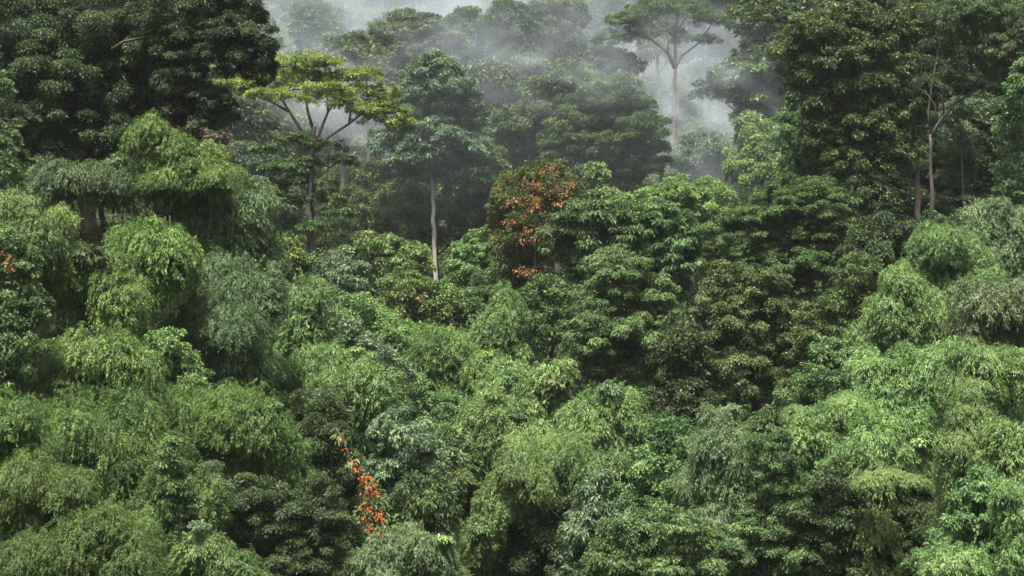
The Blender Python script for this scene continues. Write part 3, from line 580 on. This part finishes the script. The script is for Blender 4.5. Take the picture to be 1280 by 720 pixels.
# ---- differently coloured leaves on some plants
def accent(start, part, mat, d, spots, size):
    p = [q for q in bpy.data.objects if q.get('label', '').startswith(start)][0]; L = Leaves(); k = d / F
    for (x, y, rx, ry, n) in spots:
        c = at(x, y, d); v = unit(gau(n) + np.array([0, -.5, .2])); l = size * k * RNG.uniform(.6, 1.3, n)
        L.add(c + v * np.array([rx * k, rx * k, ry * k]) * (rnd(n) ** .4)[:, None], v + gau(n) * .5 - np.array([0, 0, .3]), v + np.array([0, -.3, .7]) + gau(n) * .3, l, l * .5, .5 + RNG.normal(0, .25, n))
    link(bpy.data.objects.new(part, L.mesh(part, p.location, LM[mat])), p)
accent('creeper mass with a few red', 'blossom', 'oran', 51.2, [(10, 328, 8, 7, 22), (14, 340, 5, 4, 9), (5, 318, 4, 3, 6)], 3.5)
accent('leafy shrub with a rusty patch', 'rusty_leaf_spray', 'red', 97, [(505, 362, 10, 6, 60), (520, 372, 7, 5, 26)], 4.0)
accent('dark leaved shrub with yellow', 'yellow_leaf_spray', 'yell', 79, [(352, 300, 12, 7, 90), (366, 318, 12, 9, 110), (372, 335, 8, 6, 50)], 4.5)

# ---- far forest on the hill in the mist: a few trees, copied
def far_proto(kind):
    h = 17.0; L = Leaves(); T = Tubes(); cs = []
    n = [7, 9, 6, 8][kind]; wid = [4.2, 3.4, 5.2, 3.8][kind]; hh = [.62, .55, .75, .5][kind]
    for i in range(n):
        a = RNG.uniform(0, 6.28); q = wid * math.sqrt(RNG.random()) * .8
        z = h * RNG.uniform(hh, .93); q *= 1.0 if z < h * .8 else .6
        c = np.array([q * math.cos(a), q * math.sin(a), z]); r = np.array([2.3, 2.3, [1.5, 2.0, 1.1, 2.2][kind]]) * RNG.uniform(.75, 1.2)
        cc = broad_lobe(L, c, r, .50, clump=.34, cov=.8, flat=.55); cs.append((c, cc))
    T.add(curve((0, 0, -1.5), (RNG.normal(0, .3), 0, h * .8), (.3, .2, 0), 10, .08), np.linspace(.34, .12, 10), 7)
    for c, cc in cs:
        T.add(curve((0, 0, c[2] * .72), c, (0, 0, -.3), 5), np.linspace(.13, .04, 5), 5)
        for e in cc[:4]: T.add(curve(c, e, (0, 0, 0), 3), [.04, .03, .02], 4)
    TOTAL[0] += L.n()
    return T.mesh('trunk', (0, 0, 0), BK['grey']), L.mesh('crown', (0, 0, 0), LM[['mid', 'deep', 'oliv', 'deep'][kind]])
PRO = [far_proto(k) for k in range(4)]
def far_forest():
    pts = []
    for y, step in ((150, 7), (160, 7), (172, 7.2), (186, 7.5), (202, 8), (220, 8.5), (240, 9.5), (262, 10.5), (286, 11.5), (312, 13)):
        xs = np.arange(-.34 * y - 3, .34 * y + 3, step)
        for x in xs: pts.append((x + RNG.normal(0, step * .25), y + RNG.normal(0, 3)))
    for x, y in pts:
        px = 640 + x / y * F
        if (y < 168 and (660 < px < 800 or px > 985 or px < 250)) or (y < 182 and 725 < px < 925): continue
        k = int(RNG.integers(0, 4)); s = RNG.uniform(.7, 1.15)
        z = float(ground(x, y))
        if y < 200: s *= .85
        o = root('forest_tree', 'misty broadleaf tree of the far hillside, half lost in drifting mist', 'tree', (x, y, z), 'misty trees on the far hillside')
        o.rotation_euler = (0, 0, RNG.uniform(0, 6.28)); o.scale = (s * RNG.uniform(.85, 1.2), s, s * RNG.uniform(.85, 1.15))
        link(bpy.data.objects.new('trunk', PRO[k][0]), o); link(bpy.data.objects.new('crown', PRO[k][1]), o)
    print('far trees', len(pts))
far_forest()
print('LEAVES', TOTAL[0])

# ================================================================== air: even haze and drifting mist banks
def haze():
    m = bpy.data.materials.new('haze_air'); m.use_nodes = True; t = m.node_tree; t.nodes.clear()
    out = t.nodes.new('ShaderNodeOutputMaterial'); v = t.nodes.new('ShaderNodeVolumePrincipled')
    v.inputs['Color'].default_value = (.86, .90, .93, 1); v.inputs['Density'].default_value = .0001; v.inputs['Anisotropy'].default_value = .2
    t.links.new(v.outputs[0], out.inputs['Volume'])
    x0, x1, y0, y1, z0, z1 = -430, 430, -90, 730, -6, 240
    vs = [(x, y, z) for z in (z0, z1) for y in (y0, y1) for x in (x0, x1)]
    f = [(0, 2, 3, 1), (4, 5, 7, 6), (0, 1, 5, 4), (2, 6, 7, 3), (0, 4, 6, 2), (1, 3, 7, 5)]
    me = bpy.data.meshes.new('haze'); me.from_pydata(vs, [], f); me.materials.append(m)
    o = bpy.data.objects.new('haze', me); o['kind'] = 'stuff'; o['label'] = 'thin damp haze filling the valley'; link(o)
haze()
def mist_mat(name, dens, scale, seed, lo=.42, hi=.72):
    m = bpy.data.materials.new(name); m.use_nodes = True; t = m.node_tree; n = t.nodes; n.clear(); Lk = t.links
    out = n.new('ShaderNodeOutputMaterial'); v = n.new('ShaderNodeVolumePrincipled')
    v.inputs['Color'].default_value = (.68, .76, .83, 1); v.inputs['Anisotropy'].default_value = .1
    tc = n.new('ShaderNodeTexCoord'); ln = n.new('ShaderNodeVectorMath'); ln.operation = 'LENGTH'
    fall = n.new('ShaderNodeMapRange'); fall.interpolation_type = 'SMOOTHSTEP'
    fall.inputs[1].default_value = 1.0; fall.inputs[2].default_value = .25; fall.inputs[3].default_value = 0; fall.inputs[4].default_value = 1
    mp = n.new('ShaderNodeMapping'); mp.inputs['Location'].default_value = (seed, seed * 2.3, seed * .7); mp.inputs['Scale'].default_value = scale
    no = n.new('ShaderNodeTexNoise'); no.inputs['Scale'].default_value = 1; no.inputs['Detail'].default_value = 3; no.inputs['Distortion'].default_value = .6
    mr = n.new('ShaderNodeMapRange'); mr.interpolation_type = 'SMOOTHSTEP'; mr.inputs[1].default_value = lo; mr.inputs[2].default_value = hi
    mu = n.new('ShaderNodeMath'); mu.operation = 'MULTIPLY'; m2 = n.new('ShaderNodeMath'); m2.operation = 'MULTIPLY'; m2.inputs[1].default_value = dens
    Lk.new(tc.outputs['Object'], ln.inputs[0]); Lk.new(ln.outputs['Value'], fall.inputs[0])
    Lk.new(tc.outputs['Object'], mp.inputs[0]); Lk.new(mp.outputs[0], no.inputs['Vector']); Lk.new(no.outputs[0], mr.inputs[0])
    Lk.new(fall.outputs[0], mu.inputs[0]); Lk.new(mr.outputs[0], mu.inputs[1]); Lk.new(mu.outputs[0], m2.inputs[0]); Lk.new(m2.outputs[0], v.inputs['Density'])
    Lk.new(v.outputs[0], out.inputs['Volume']); return m
def mist(label, px, py, d, rx, ry, depth, dens, rot=0, scale=(2, 2, 2), seed=1., lo=.40, hi=.75):
    import bmesh
    bm = bmesh.new(); bmesh.ops.create_icosphere(bm, subdivisions=3, radius=1)
    me = bpy.data.meshes.new('mist'); bm.to_mesh(me); bm.free(); me.materials.append(mist_mat('mist_air', dens, scale, seed, lo, hi))
    o = bpy.data.objects.new('mist', me); o.location = at(px, py, d); k = d / F; o.scale = (rx * k, depth, ry * k)
    o.rotation_euler = (0, rot, 0); o['kind'] = 'stuff'; o['label'] = label; link(o)
R_ = math.radians
mist('mist bank filling the gap behind the yellow umbrella tree', 400, 110, 142, 210, 80, 12, .034, R_(32), (1.6, 1.5, 2.4), 1.3, .40, .62)
mist('mist wisp rising past the tall slender misty tree', 890, 120, 166, 150, 170, 9, .045, R_(35), (1.8, 1.5, 2.4), 4.1, .40, .62)
mist('thin mist wisp crossing the trunk of the tall slender misty tree', 880, 150, 143, 130, 130, 5, .075, R_(40), (2.2, 1.5, 3), 5.2, .42, .7)
mist('pale mist veil lying over the upper hillside', 640, 30, 205, 560, 150, 30, .020, R_(4), (3.5, 1.5, 2.2), 7.7, .38, .62)
mist('deep mist standing over the far hillside', 640, 60, 232, 900, 260, 75, .0026, 0, (5, 2, 3), 3.3, .2, .6)
mist('barely visible mist hanging among the middle trees', 640, 160, 118, 720, 190, 12, .0022, 0, (5, 2, 3), 6.3, .2, .6)
mist('thin mist strands drifting in front of the upper trees', 660, 50, 129, 420, 120, 5, .04, R_(6), (5, 1.5, 2.6), 12.4, .44, .66)
mist('thin mist between the dark dome tree and the white trunked tree', 620, 110, 160, 150, 80, 9, .035, R_(-10), (2, 1.5, 2.2), 9.2, .4, .72)
